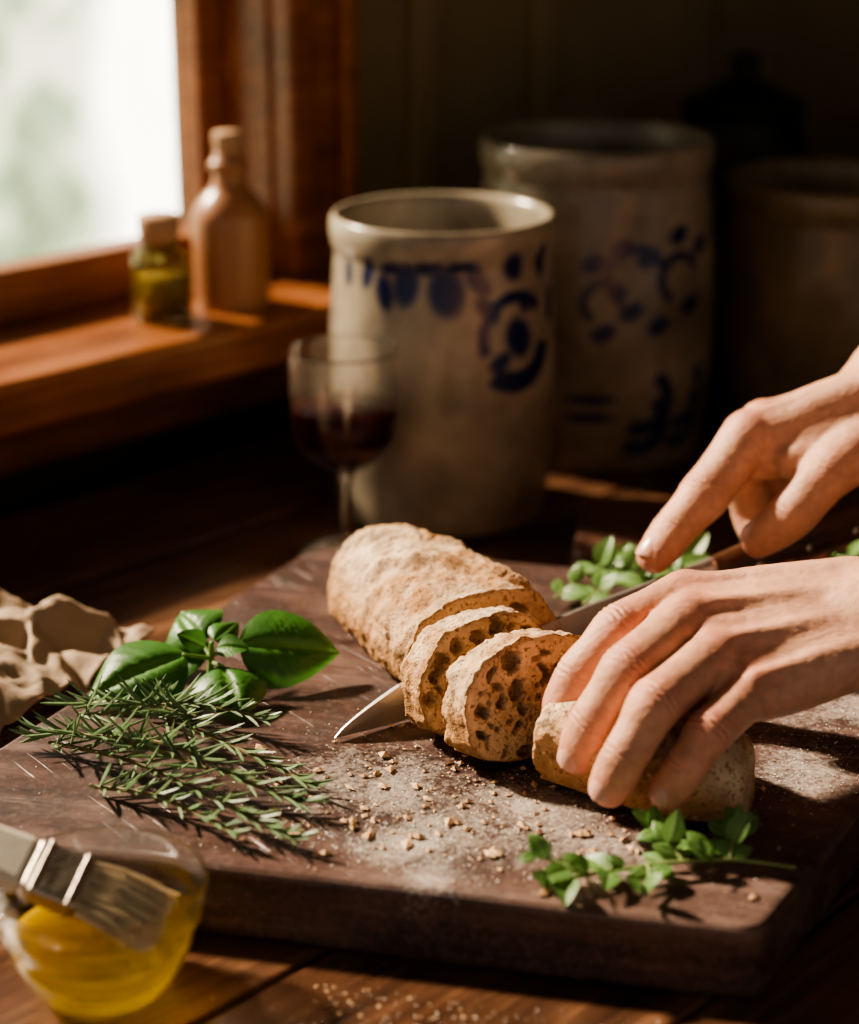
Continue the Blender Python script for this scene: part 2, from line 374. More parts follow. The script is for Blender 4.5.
for i in range(60):
    x=random.uniform(-.05,.02); y=random.uniform(.68,.735)
    if y>.70-.23*x: continue
    chunk(V,F,(x,y,.0004),.0005+.0005*random.random(),random,C,CRUMB)
obj('bread_crumbs',V,F,vcol('crumbs',.8,.1,300,.1),False,cols=C)
V=[];F=[]
for i in range(5400):
    cx,cy,sd=random.choice([(-.01,.762,.020),(-.005,.775,.035),(.05,.75,.040),(.05,.79,.045),(.03,.8,.055),(.18,.835,.035),(.215,.9,.04),(.0,.82,.07)])
    x=random.gauss(cx,sd);y=random.gauss(cy,sd*.7)
    if y<.722-.2332*x+.006 or y>1.0 or (x>.12 and y<.69+(x-.131)*1.69+.012): continue
    chunk(V,F,(x,y,.0352),.00015+.00045*random.random()**3,random)
obj('flour_dusting',V,F,simple('flour',(.82,.76,.68),.9),False)
V=[];F=[]
for i in range(1200):
    x=random.gauss(.02,.05);y=random.gauss(.655,.03)
    if y>.70-.2332*x: continue
    chunk(V,F,(x,y,.0003),.00015+.0004*random.random()**3,random)
obj('spilled_flour',V,F,bpy.data.materials['flour'],False)

# ------------------------------------------------------------ knife
kn=empty('chef_knife')
m_steel,nt,b=mk('steel'); b.inputs['Metallic'].default_value=.9; b.inputs['Roughness'].default_value=.36; b.inputs['Base Color'].default_value=(.62,.57,.52,1)
v=mapping(nt,(30,30,900)); n=noi(nt,v,1,3); bump(nt,b,n,.08,.0005)
K=Vector((.8336,.5524,0)); KP=Vector((.5524,-.8336,0)); K0=Vector((-.045,.859,0))
def kp(s,side,z): p=K0+K*s+KP*side; return (p.x,p.y,z)
V=[];F=[];NS=50
zt=lambda s: .0372+ (.0185*min(1,s/.037)**.75) + max(0,s-.037)*.135 if s<.15 else .0372+.0185+(.113*.135)+(s-.15)*.10
zb=lambda s: .0368-.0010*math.sin(min(1,s/.08)*3.14)+ max(0,s-.09)*.085
for i in range(NS+1):
    s_=.226*i/NS; a,b_=zt(s_),zb(s_); th=.0011*min(1,s_/.03+.15)
    for (f,tk) in ((1,th),(.5,th*.75),(.12,th*.3),(0,.00005)):
        z=b_+(a-b_)*f; V.append(kp(s_,tk,z)); V.append(kp(s_,-tk,z))
for i in range(NS):
    q=i*8
    for k_ in (0,2,4):
        F.append((q+k_,q+k_+2,q+k_+10,q+k_+8)); F.append((q+k_+1,q+k_+9,q+k_+11,q+k_+3))
    F.append((q,q+8,q+9,q+1)); F.append((q+6,q+7,q+15,q+14))
F.append((0,1,3,2));F.append((2,3,5,4));F.append((4,5,7,6))
q=NS*8; F.append((q,q+2,q+3,q+1));F.append((q+2,q+4,q+5,q+3));F.append((q+4,q+6,q+7,q+5))
obj('blade',V,F,m_steel,False,parent=kn)
m_hand=wood('handle_wood',(.03,.014,.008),(.09,.04,.02),(.2,.1,.05),ang=-.58,rough=(.25,.4))[0]
V=[];F=[]
sweep(V,F,[(*kp(.222,0,.066),.005,.011),(*kp(.24,0,.069),.007,.012),(*kp(.27,0,.073),.0085,.0115),(*kp(.31,0,.077),.009,.0125),(*kp(.345,0,.080),.008,.0115),(*kp(.36,0,.078),.007,.012)],(0,0,1))
obj('handle',V,F,m_hand,parent=kn)
V=[];F=[]
sweep(V,F,[(*kp(.214,0,.0655),.0025,.0125),(*kp(.225,0,.067),.0055,.0118),(*kp(.232,0,.068),.0066,.0122)],(0,0,1))
obj('bolster',V,F,m_steel,parent=kn)
V=[];F=[]
for s_ in (.26,.295,.33):
    z=.0715+(s_-.25)*.08
    c1=np.array(kp(s_,-.0095,z)); c2=np.array(kp(s_,.0095,z)); sweep(V,F,[(*c1,.0022),(*c2,.0022)],(0,0,1),12,2,False)
obj('rivets',V,F,m_steel,parent=kn)

# ------------------------------------------------------------ hands
SK=np.array((.62,.325,.21)); SKR=np.array((.58,.18,.115))
m_skin=vcol('skin',.42,.4,1300,.10,sss=.12,spec=.45)
m_nail=simple('nail',(.62,.34,.26),.3)
FS=1.16
def fingerpath(j,r):
    M,P,D,T=[np.array(q) for q in j]
    o=[]; r=r*FS
    def add(p,w,h=None): o.append((*p,w*r,(h or w)*r))
    add(M,.0102,.0105); add(M*.6+P*.4,.0094,.0094); add(M*.16+P*.84,.0093); add(P*.93+D*.07,.0096,.0092); add(P*.5+D*.5,.0084,.0082); add(P*.1+D*.9,.0084,.0077); add(D*.5+T*.5,.0084,.0074); add(T*.88+D*.12,.0076,.0064)
    return o
def build_hand(name,fingers,thumb,wrist,across,dorsal,arm,sc=1.0,extra=(),sleeve=None):
    e=empty(name); V=[];F=[]
    dorsal=np.array(dorsal,float); dorsal/=np.linalg.norm(dorsal); across=np.array(across,float); across/=np.linalg.norm(across); wrist=np.array(wrist,float)
    for k_,(j,r) in enumerate(fingers):
        sweep(V,F,fingerpath(j,r*sc),dorsal+np.array((0,0,1e-3)),20,6)
    for q in range(7):
        k_=q/2; i0=int(k_); i1=min(3,i0+1); f=k_-i0
        M=np.array(fingers[i0][0][0])*(1-f)+np.array(fingers[i1][0][0])*f; root=wrist+across*(-.018+.012*k_)*sc
        if q%2: M=M*.97+root*.03-dorsal*.0016
        lower=-dorsal*.0040; mid=M*.5+root*.5+dorsal*.0008
        sweep(V,F,[(*(M+lower*.4),.0115*sc,.0118*sc),(*(M*.75+root*.25+lower),.0120*sc,.0132*sc),(*(mid+lower),.0120*sc,.0140*sc),(*(root+lower*.6),.0125*sc,.0145*sc)],dorsal,20,6)
        if q%2==0: sweep(V,F,[(*(M+dorsal*.0084*sc),.0040*sc),(*(M*.7+root*.3+dorsal*.0088*sc),.0028*sc),(*(mid+dorsal*.0088*sc),.0024*sc),(*(root+dorsal*.0080*sc),.002*sc)],dorsal,12,6)
    for k_ in range(3):
        a=np.array(fingers[k_][0][0]);b_=np.array(fingers[k_+1][0][0]); a2=a*.72+np.array(fingers[k_][0][1])*.28; b2=b_*.72+np.array(fingers[k_+1][0][1])*.28
        m_=(a+b_)/2; m2=(a2+b2)/2
        sweep(V,F,[(*(m_-dorsal*.002),.0085*sc,.0092*sc),(*(m2-dorsal*.003),.0065*sc,.006*sc)],dorsal,16,4)
    T=[np.array(q) for q in thumb]
    sweep(V,F,[(*T[0],.0150*sc,.0150*sc),(*(T[0]*.5+T[1]*.5),.0150*sc,.0145*sc),(*T[1],.0128*sc,.0126*sc),(*(T[1]*.5+T[2]*.5),.0112*sc,.0112*sc),(*T[2],.0116*sc,.0112*sc),(*(T[2]*.5+T[3]*.5),.0116*sc,.0102*sc),(*(T[2]*.1+T[3]*.9),.0098*sc,.0078*sc)],dorsal,20,6)
    I0=np.array(fingers[0][0][0]); root0=wrist-across*.012*sc
    sweep(V,F,[(*(root0*.8+T[0]*.2-dorsal*.004),.015*sc,.016*sc),(*(T[0]*.6+(I0*.5+root0*.5)*.4-dorsal*.004),.0145*sc,.015*sc),(*(T[1]*.55+I0*.45-dorsal*.003),.0085*sc,.009*sc)],dorsal,18,6)
    for ex in extra: sweep(V,F,ex,dorsal,20,6)
    P=[(*(wrist*.8+np.array(fingers[1][0][0])*.2-dorsal*.004),.026*sc,.0165*sc)]+[(*p[:3],p[3]*sc,p[4]*sc) for p in arm]
    sweep(V,F,P,dorsal,32,6)
    me=bpy.data.meshes.new('tmp'); me.from_pydata(V,[],F); me.update()
    o=bpy.data.objects.new('tmp',me); scn.collection.objects.link(o)
    rm=o.modifiers.new('r','REMESH'); rm.mode='VOXEL'; rm.voxel_size=.0008
    dg=bpy.context.evaluated_depsgraph_get(); me2=bpy.data.meshes.new_from_object(o.evaluated_get(dg)); bpy.data.objects.remove(o)
    n=len(me2.vertices); X=np.empty(n*3); me2.vertices.foreach_get('co',X); X=X.reshape(-1,3)
    E=np.empty(len(me2.edges)*2,dtype=np.int64); me2.edges.foreach_get('vertices',E); E=E.reshape(-1,2)
    deg=np.bincount(E.ravel(),minlength=n).astype(float)
    def segd(a,b_):
        ab=b_-a; t=np.clip(((X-a)@ab)/(ab@ab),0,1); return np.linalg.norm(X-(a+t[:,None]*ab),axis=1)
    dmin=np.full(n,9.)
    for (j,r) in fingers:
        J=[np.array(q) for q in j]; st=J[0]*.5+J[1]*.5
        dmin=np.minimum(dmin,segd(st,J[1])); dmin=np.minimum(dmin,segd(J[1],J[2])); dmin=np.minimum(dmin,segd(J[2],J[3]))
    dmin=np.minimum(dmin,segd(T[1],T[2])); dmin=np.minimum(dmin,segd(T[2],T[3]))
    wgt=np.clip((dmin-.0105)/.008,0,1)*.88+.12
    for it in range(40):
        A_=np.zeros_like(X)
        for d_ in range(3):
            A_[:,d_]=np.bincount(E[:,0],X[E[:,1],d_],n)+np.bincount(E[:,1],X[E[:,0],d_],n)
        A_/=deg[:,None]; X+= (A_-X)*.6*(wgt[:,None] if it>3 else .8)
    me2.vertices.foreach_set('co',X.ravel()); me2.update()
    N=np.empty(n*3); me2.vertices.foreach_get('normal',N); N=N.reshape(-1,3)
    col=np.tile(SK,(n,1)); D=np.zeros(n)
    def tint(c,rad,tgt,amt):
        nonlocal col
        w_=np.exp(-(np.linalg.norm(X-c,axis=1)/rad)**2)*amt; col=col*(1-w_[:,None])+tgt*w_[:,None]
    allf=[(j,r) for (j,r) in fingers]+[((thumb[0],thumb[1],thumb[2],thumb[3]),1.15)]
    for idx,(j,r) in enumerate(allf):
        J=[np.array(q) for q in j]
        for (ja,jb,jc,amp,sg) in ((J[0],J[1],J[2],.0009,.0046),(J[1],J[2],J[3],.0006,.003)):
            t=(jc-ja); t/=np.linalg.norm(t); nn=dorsal-t*(dorsal@t); nn/=np.linalg.norm(nn)
            q=(X-jb)@t; rad=np.linalg.norm((X-jb)-q[:,None]*t,axis=1)
            near=np.exp(-np.clip(rad-.0130,0,1)/.0012)*(rad<.018); side=np.clip(N@nn*1.4,0,1)
            D-=amp*.5*(1-np.cos(q*2*math.pi/.0030+.8*np.sin((X@np.cross(t,nn))*700)))*np.exp(-(q/sg)**2)*near*side
            if idx<4 or ja is J[1]: D+=.0008*np.exp(-(q/.006)**2)*near*np.clip(N@nn,0,1)
        tint(J[1]+dorsal*.006,.011,SKR,.55); tint(J[3],.013,SKR*1.08,.6); tint(J[2]+dorsal*.004,.008,SKR,.4)
        if idx<4: tint(J[0]+dorsal*.009,.013,SKR,.45)
    w_=np.array([noise.noise(Vector(p)*60) for p in X]); w2=np.array([noise.noise(Vector(p)*220) for p in X])
    fold=np.array([abs(noise.noise(Vector((p[0]*180,p[1]*420,p[2]*300)))) for p in X])
    col=col*(1+.16*w_[:,None]+.10*w2[:,None]); D+=.0003*w_+.00010*w2+.00014*np.minimum(fold*3,1)
    X+=N*D[:,None]; me2.vertices.foreach_set('co',X.ravel()); me2.update()
    a=me2.color_attributes.new('Col','FLOAT_COLOR','POINT'); arr=np.ones((n,4),dtype=np.float32); arr[:,:3]=np.clip(col,0,1); a.data.foreach_set('color',arr.ravel())
    me2.polygons.foreach_set('use_smooth',[True]*len(me2.polygons)); me2.materials.clear(); me2.materials.append(m_skin); me2.name='skin'
    ho=bpy.data.objects.new('palm_and_fingers',me2); scn.collection.objects.link(ho); ho.parent=e
    nm=('nail_index','nail_middle','nail_ring','nail_little','nail_thumb')
    for idx,(j,r) in enumerate(allf):
        D_,T_=np.array(j[2]),np.array(j[3]); t=T_-D_; t/=np.linalg.norm(t); nn=dorsal-t*(dorsal@t); nn/=np.linalg.norm(nn); bb=np.cross(t,nn)
        rr=.0074*r*sc*(FS if idx<4 else 1.18); c=D_*.20+T_*.80; V=[];F=[];NU,NV=12,12
        for i in range(NU+1):
            for k_ in range(NV+1):
                u=-1+2*i/NU; vv=-1+2*k_/NV; ww=math.sqrt(max(0,1-abs(u)**3.2)); an=vv*ww*.95
                p=c+t*u*.0062*r*sc+bb*math.sin(an)*rr*.92+nn*(math.cos(an)*rr*.97-.0001-.0012*max(0,u)**2-.0010*max(0,-u)**3-.0006*abs(vv)**4)
                V.append(tuple(p))
        for i in range(NU):
            for k_ in range(NV):
                q=i*(NV+1)+k_; F.append((q,q+1,q+NV+2,q+NV+1))
        obj(nm[idx],V,F,m_nail,parent=e)
    if sleeve:
        V=[];F=[]; sweep(V,F,sleeve,dorsal,40,10,False)
        obj('sleeve',V,F,m_cloth,parent=e,solid=.002)
    return e
m_cloth=simple('linen',(.10,.09,.085),.9,bs=.4,bsc=900)
build_hand('human_hand',[
 (((.1180,.855,.1115),(.0856,.831,.1050),(.0660,.8235,.0850),(.0575,.8200,.0640)),1.0),
 (((.1165,.8300,.1105),(.0864,.7975,.1000),(.0716,.7945,.0765),(.0640,.7970,.0561)),1.04),
 (((.1260,.8086,.1020),(.0964,.7774,.0930),(.0836,.7702,.0717),(.0757,.7713,.0535)),1.0),
 (((.1400,.7940,.0905),(.1185,.7700,.0826),(.1084,.7650,.0686),(.1000,.7640,.0546)),.88)],
 ((.172,.862,.092),(.147,.884,.078),(.122,.892,.065),(.100,.884,.055)),
 (.200,.832,.1130),(.3,-.87,-.38),(.04,-.39,.92),
 [(.205,.832,.1120,.0285,.0195),(.235,.835,.1200,.0285,.021),(.30,.842,.138,.033,.027),(.38,.852,.160,.038,.034),(.46,.862,.184,.040,.037)],sc=1.06,
 sleeve=[(.38,.852,.160,.046,.042),(.46,.862,.184,.050,.047),(.62,.88,.23,.058,.055)])
build_hand('human_hand.001',[
 (((.1680,1.0040,.1420),(.1433,.9840,.1160),(.1275,.9745,.1005),(.1150,.9665,.0865)),1.1),
 (((.1790,1.0230,.1420),(.1700,1.0370,.1110),(.1790,1.0340,.0830),(.1900,1.0120,.0660)),1.08),
 (((.1890,1.0400,.1340),(.1900,1.0530,.1040),(.1980,1.0500,.0790),(.2120,1.0280,.0660)),1.02),
 (((.2030,1.0540,.1260),(.2100,1.0690,.1010),(.2180,1.0640,.0800),(.2310,1.0440,.0690)),.9)],
 ((.2280,.9970,.1420),(.2050,.9790,.1290),(.1880,.9740,.1090),(.1710,.9850,.0885)),
 (.248,1.030,.1660),(.15,.95,-.2),(-.42,-.05,.90),
 [(.253,1.030,.1700,.0285,.0225),(.285,1.032,.186,.0290,.0235),(.35,1.036,.218,.033,.028),(.43,1.04,.256,.037,.034),(.5,1.045,.290,.040,.038)],sc=1.12,
 extra=([(.176,1.004,.130,.0125),(.198,1.003,.138,.0165),(.225,1.008,.148,.019)],),
 sleeve=[(.43,1.04,.256,.046,.042),(.5,1.045,.290,.050,.047),(.64,1.05,.355,.058,.055)])

# ------------------------------------------------------------ crocks
m_crock=vcol('stoneware_glaze',.24,.15,120,.22)
BLUE=np.array((.006,.013,.070))
def crock(name,c,r,h,base,strokes,bulge=.0,bold=1.6):
    fa=math.atan2(-c[1],-c[0])
    def colf(a,z,rr):
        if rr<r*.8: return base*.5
        th=(a-fa+math.pi)%(2*math.pi)-math.pi; u=th*r; k_=0
        for st in strokes:
            if st[0]=='e':
                _,cx,cz,A_,B_,ro=st; dx,dz=u-cx,z-cz; x=dx*math.cos(ro)+dz*math.sin(ro); y=-dx*math.sin(ro)+dz*math.cos(ro); k_=max(k_,1-((x/A_)**2+(y/B_)**2))
            else:
                _,cx,cz,R,wd,a0,a1=st; dx,dz=u-cx,z-cz; an=math.atan2(dz,dx)%6.2832
                if a0<=an<=a1 or a0<=an+6.2832<=a1: k_=max(k_,1-(abs(math.hypot(dx,dz)-R)/wd)**2)
        k_=min(1,max(0,k_*bold)); n_=.85+.35*noise.noise(Vector((u*22,z*22,c[0]*9)))+.15*noise.noise(Vector((u*90,z*90,c[0]*9)))
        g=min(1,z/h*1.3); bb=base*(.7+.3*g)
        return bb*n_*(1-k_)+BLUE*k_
    ps=[(0,0),(r*.5,0),(r*.93,0),(r*.965,.004)]
    for i in range(1,60): z=.004+(h-.03)*i/60; ps.append((r*(.965+.035*math.sin(math.pi*min(1,i/60*1.0))+bulge*math.sin(math.pi*i/60)),z))
    ps+=[(r*.965,h-.024),(r*.985,h-.020),(r*1.003,h-.012),(r*1.0,h-.004),(r*.97,h),(r*.92,h-.003),(r*.895,h-.02),(r*.885,h*.5),(r*.87,.02),(r*.6,.012),(0,.012)]
    return lathe(name,ps,(c[0],c[1],.0005),m_crock,220,sub=2,colf=colf)
G1=np.array((.37,.31,.225)); G2=np.array((.30,.25,.18))
def U(px,cx,hw,r): return r*math.asin(max(-.98,min(.98,(px-cx)/hw)))
def Z(py): return (540-py)/(540-232)*.190
S=[]
for (x,y,a,b_,ro) in ((350,262,.005,.012,.1),(370,258,.006,.013,-.2),(387,275,.008,.015,.2),(408,266,.011,.018,-.15),(447,272,.015,.020,.1),(478,262,.008,.015,.6),(516,325,.013,.017,.3),(486,292,.007,.014,.7),(540,250,.008,.013,0),(512,250,.010,.012,.3),(548,300,.008,.015,0),(430,248,.013,.006,0),(460,246,.013,.005,.2),(498,348,.011,.007,.5),(395,250,.012,.005,0)):
    S.append(('e',U(x,443,112,.075),Z(y),a,b_,ro))
cu=U(514,443,112,.075)
S+= [('a',cu,Z(322),.025,.005,.6,3.6),('a',cu,Z(328),.027,.009,4.0,6.1),('a',cu-.004,Z(300),.012,.004,0,3.14)]
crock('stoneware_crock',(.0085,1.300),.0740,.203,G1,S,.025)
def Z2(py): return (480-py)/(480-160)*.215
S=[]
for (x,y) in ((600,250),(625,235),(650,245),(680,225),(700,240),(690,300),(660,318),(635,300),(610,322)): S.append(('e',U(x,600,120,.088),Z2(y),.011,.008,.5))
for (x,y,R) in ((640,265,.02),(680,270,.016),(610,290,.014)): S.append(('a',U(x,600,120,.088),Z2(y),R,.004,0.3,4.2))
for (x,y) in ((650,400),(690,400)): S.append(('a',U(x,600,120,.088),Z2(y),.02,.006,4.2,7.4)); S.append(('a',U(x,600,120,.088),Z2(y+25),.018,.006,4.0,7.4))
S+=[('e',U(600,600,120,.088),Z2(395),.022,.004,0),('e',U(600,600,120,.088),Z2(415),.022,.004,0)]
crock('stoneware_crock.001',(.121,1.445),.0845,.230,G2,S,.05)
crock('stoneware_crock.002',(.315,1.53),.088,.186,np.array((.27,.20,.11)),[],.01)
m_dark=simple('dark_iron',(.02,.018,.016),.5,.3,.1)
lathe('iron_kettle',[(0,0),(.05,0),(.075,.02),(.085,.07),(.08,.13),(.06,.17),(.05,.20),(.055,.21),(.05,.215),(.04,.22),(.012,.235),(.014,.25),(0,.256)],(.27,1.74,.0005),m_dark,48,sub=3)
lathe('stock_pot',[(0,0),(.07,0),(.078,.01),(.078,.2),(.082,.205),(.078,.21),(.073,.206),(.072,.02),(0,.018)],(.48,1.50,.0005),m_dark,48,smoothp=False)

# ------------------------------------------------------------ wine glass
wg=empty('wine_glass'); gc=(-.0530,1.205,.0005)
m_gl=glass('clear_glass',(1,1,1),1.52,.15)
lathe('glass_body',[(0,0),(.029,0),(.0295,.0012),(.024,.003),(.008,.006),(.0040,.012),(.0036,.03),(.0040,.048),(.008,.056),(.022,.065),(.0325,.080),(.0346,.100),(.0346,.120),(.0344,.1335),(.0338,.1358),(.0325,.1352),(.0320,.1335),(.0328,.120),(.0329,.100),(.0312,.0807),(.021,.0668),(.0075,.0595),(0,.058)],gc,m_gl,72,sub=3,parent=wg)
m_wine,nt,b=mk('red_wine'); b.inputs['Base Color'].default_value=(.035,.001,.003,1); b.inputs['Roughness'].default_value=.03; b.inputs['Transmission Weight'].default_value=.2; b.inputs['IOR'].default_value=1.34
v=mapping(nt,(1,1,1))
lathe('wine',[(0,.0578),(.0078,.0593),(.0213,.0664),(.0316,.0803),(.0333,.098),(.0333,.0990),(0,.0990)],gc,m_wine,64,smoothp=False,parent=wg)

# ------------------------------------------------------------ bottle + jar on sill
m_terra=simple('terracotta_glaze',(.34,.155,.075),.32,bs=.15,bsc=60,var=.25)
cb=empty('stoneware_bottle')
lathe('body',[(0,0),(.025,0),(.0275,.003),(.0278,.03),(.0278,.058),(.0265,.068),(.021,.077),(.0145,.084),(.0115,.090),(.0112,.096),(.0135,.098),(.0138,.103),(.0115,.105),(.0108,.108),(.0090,.108),(.0085,.09),(0,.088)],(-.1425,1.418,.1132),m_terra,64,sub=3,parent=cb)
m_cork=simple('cork',(.42,.25,.14),.8,bs=.5,bsc=300,var=.2)
lathe('cork',[(0,.10),(.0082,.10),(.0095,.110),(.0108,.121),(.0100,.124),(0,.124)],(-.1425,1.418,.1132),m_cork,32,smoothp=False,parent=cb)
jr=empty('spice_jar')
m_jar=glass('green_glass',(.78,.74,.50),1.45,.3)
lathe('jar_glass',[(0,0),(.0195,0),(.021,.003),(.021,.040),(.019,.046),(.0135,.050),(.0135,.055),(.012,.055),(.012,.05),(.0175,.045),(.0195,.04),(.0195,.004),(0,.003)],(-.188,1.374,.1132),m_jar,48,smoothp=False,parent=jr)
lathe('spice',[(0,.0035),(.019,.0035),(.019,.030),(0,.031)],(-.188,1.374,.1132),simple('spice',(.34,.25,.10),.8,bs=.5),32,smoothp=False,parent=jr)
lathe('cork',[(0,.048),(.0118,.048),(.0125,.056),(.0140,.057),(.0150,.072),(.0135,.074),(0,.074)],(-.188,1.374,.1132),m_cork,32,smoothp=False,parent=jr)

# ------------------------------------------------------------ bowl + brush
gb=empty('glass_bowl'); bc=(-.1325,.7035,.0005)
m_bowl=glass('bowl_glass',(.99,.99,.98),1.47,.6)
lathe('bowl_glass',[(0,0),(.022,0),(.025,.0015),(.031,.009),(.0365,.020),(.0385,.028),(.0410,.034),(.0412,.039),(.0432,.0435),(.0440,.047),(.0438,.0495),(.0424,.0505),(.0408,.0485),(.0395,.041),(.0385,.034),(.0362,.028),(.0342,.020),(.029,.010),(.021,.005),(0,.0045)],bc,m_bowl,96,sub=3,parent=gb)
m_oil=glass('olive_oil',(.95,.74,.07),1.40,.45,glow=.32)
lathe('oil',[(0,.0043),(.0212,.0048),(.0293,.0098),(.0345,.0198),(.0358,.0255),(0,.0255)],bc,m_oil,72,smoothp=False,parent=gb)
pb=empty('pastry_brush')
Bt=Vector((-.108,.698,.0350)); Bd=Vector((-.90,.10,.36)).normalized(); Bu=Vector((0,-.45,.9)); Bu=(Bu-Bd*Bu.dot(Bd)).normalized(); Bs=Bd.cross(Bu)
m_bris=vcol('bristle',.6,.1,300,.1,transl=.3); V=[];F=[];C=[]
for i in range(520):
    a=random.uniform(-1,1); b_=random.uniform(-1,1)
    p0=Bt+Bd*.036+Bs*a*.0105+Bu*b_*.0045
    p1=Bt+Bd*random.uniform(-.004,.009)+Bs*(a*.0135+random.gauss(0,.0009))+Bu*(b_*.0045-.003)
    m_=(p0+p1)/2+Bu*.0022
    k_=random.uniform(.55,1.05)
    sweep(V,F,[(*p0,.0005),(*m_,.00048),(*p1,.00028)],tuple(Bu),4,1,False,C,(.92*k_,.76*k_,.50*k_))
obj('bristles',V,F,m_bris,False,cols=C,parent=pb)
def rbox(name,a,b_,w0,t0,w1,t1,mat,bev):
    V=[];F=[]
    pts=[]
    for (q,w_,t_) in ((a,w0,t0),(b_,w1,t1)):
        c=Bt+Bd*q
        pts+= [tuple(c+Bs*w_*i+Bu*t_*j) for i,j in ((-1,-1),(1,-1),(1,1),(-1,1))]
    addbox(V,F,pts); return obj(name,V,F,mat,False,parent=pb,bevel=bev)
m_fer,nt,b=mk('ferrule_metal'); b.inputs['Metallic'].default_value=1; b.inputs['Roughness'].default_value=.42; b.inputs['Base Color'].default_value=(.50,.43,.35,1); v=mapping(nt,(1,1,1)); bump(nt,b,noi(nt,v,150,3),.5)
rbox('ferrule',.031,.056,.0122,.0058,.0122,.0062,m_fer,.0028)
for q in (.035,.0505): rbox('ferrule_ridge',q,q+.0015,.0125,.0061,.0125,.0065,m_fer,.0007)
m_han=simple('brush_handle_paint',(.78,.69,.56),.5,bs=.1,var=.1)
rbox('handle_neck',.0555,.082,.0116,.0056,.0105,.0054,m_han,.003)
V=[];F=[]; pp=[(Bt+Bd*q,w_,h) for q,w_,h in ((.078,.0105,.0056),(.10,.0095,.0062),(.13,.0085,.0065),(.17,.0100,.0065),(.19,.008,.005))]
sweep(V,F,[(*p,w_,h) for p,w_,h in pp],tuple(Bu)); obj('handle',V,F,m_han,parent=pb)

# ------------------------------------------------------------ herbs
m_leaf=vcol('leaf_green',.40,.25,500,.15,transl=.28)
def leaf(V,F,C,base,d,up,L,W,droop,cup,nu=16,nv=10,c1=(.05,.17,.02),c2=(.11,.28,.05),veins=7,pw=.8,quilt=.06,wav=.0):
    base=Vector(base); d=Vector(d).normalized(); up=Vector(up); up=(up-d*up.dot(d)).normalized(); sd=d.cross(up); n0=len(V)
    ph=random.random()*6
    for i in range(nu+1):
        u=i/nu; w_=W*.5*max(0.0,math.sin(math.pi*min(1,u**pw)))**.85+.0002
        an=droop*u; c=base+d*(L*(math.sin(an)/droop if abs(droop)>.01 else u))-up*(L*((1-math.cos(an))/droop if abs(droop)>.01 else 0))
        loc_up=(up*math.cos(an)+d*math.sin(an))
        for j in range(nv+1):
            v_=-1+2*j/nv; vein=math.exp(-(v_/.10)**2); q=(u-.32*abs(v_))*veins*math.pi
            z=cup*w_*v_*v_-.10*w_*vein+quilt*W*abs(math.sin(q))*(1-abs(v_)**3)*min(1,abs(v_)*4)*math.sin(math.pi*u)+wav*W*math.sin(u*9+ph+(2 if v_>0 else 0))*v_*v_
            V.append(tuple(c+sd*w_*v_*(1-.12*abs(cup))+loc_up*z)); sv=max(0,1-abs(math.sin(q))*5)*.35
            k_=min(1,vein*.8+sv); C.append(tuple(c1[x]*(1-k_)+c2[x]*k_ for x in range(3)))
    for i in range(nu):
        for j in range(nv):
            a=n0+i*(nv+1)+j; F.append((a,a+1,a+nv+2,a+nv+1))
V=[];F=[];C=[]
for (bs_,d,L,W,dr,cp,u_) in (((-.096,.922,.058),(1,-.02,.06),.054,.044,.7,-.25,(0,-.72,.70)),
  ((-.121,.914,.056),(-.80,-.50,.0),.056,.046,.7,-.25,(-.05,-.55,.85)),
  ((-.115,.930,.056),(-.50,.55,.36),.034,.038,.9,-.3,(-.1,-.75,.6)),
  ((-.103,.909,.052),(.30,-.85,.02),.038,.040,.9,-.3,(.1,-.35,.92)),
  ((-.108,.923,.060),(.3,.35,.2),.020,.016,.6,-.3,(0,-.7,.7)),
  ((-.112,.918,.059),(-.35,-.2,.3),.016,.012,.7,.3,(0,-.8,.6)),
  ((-.106,.918,.058),(.5,-.25,.2),.017,.013,.7,.2,(0,-.6,.8)),
  ((-.112,.93,.048),(-.75,.35,.0),.036,.028,.6,-.3,(0,-.5,.85))):
    leaf(V,F,C,bs_,d,u_,L,W,dr,cp,22,16,(.06,.18,.03),(.16,.33,.075),8,.72,.055,.03)
bp=empty('basil_sprig'); obj('leaves',V,F,m_leaf,cols=C,parent=bp)
V=[];F=[];C=[]
G_=(.20,.34,.09)
sweep(V,F,[(-.112,.915,.036,.0018),(-.110,.919,.045,.0018),(-.109,.921,.059,.0014)],(1,0,0),10,5,True,C,G_)
for (q1,q2) in (((-.109,.920,.053),(-.095,.922,.0585)),((-.110,.919,.052),(-.122,.913,.0565)),((-.110,.921,.052),(-.1155,.931,.0565)),((-.109,.918,.050),(-.1025,.908,.0525))):
    mid=[(q1[i]+q2[i])/2 for i in range(3)]; sweep(V,F,[(*q1,.0012),(*mid,.0011),(*q2,.0010)],(0,0,1),8,4,True,C,G_)
sweep(V,F,[(-.118,.880,.0372,.0018),(-.114,.900,.0375,.0018),(-.111,.918,.042,.0018)],(1,0,.1),10,5,True,C,G_)
obj('stem',V,F,m_leaf,cols=C,parent=bp)
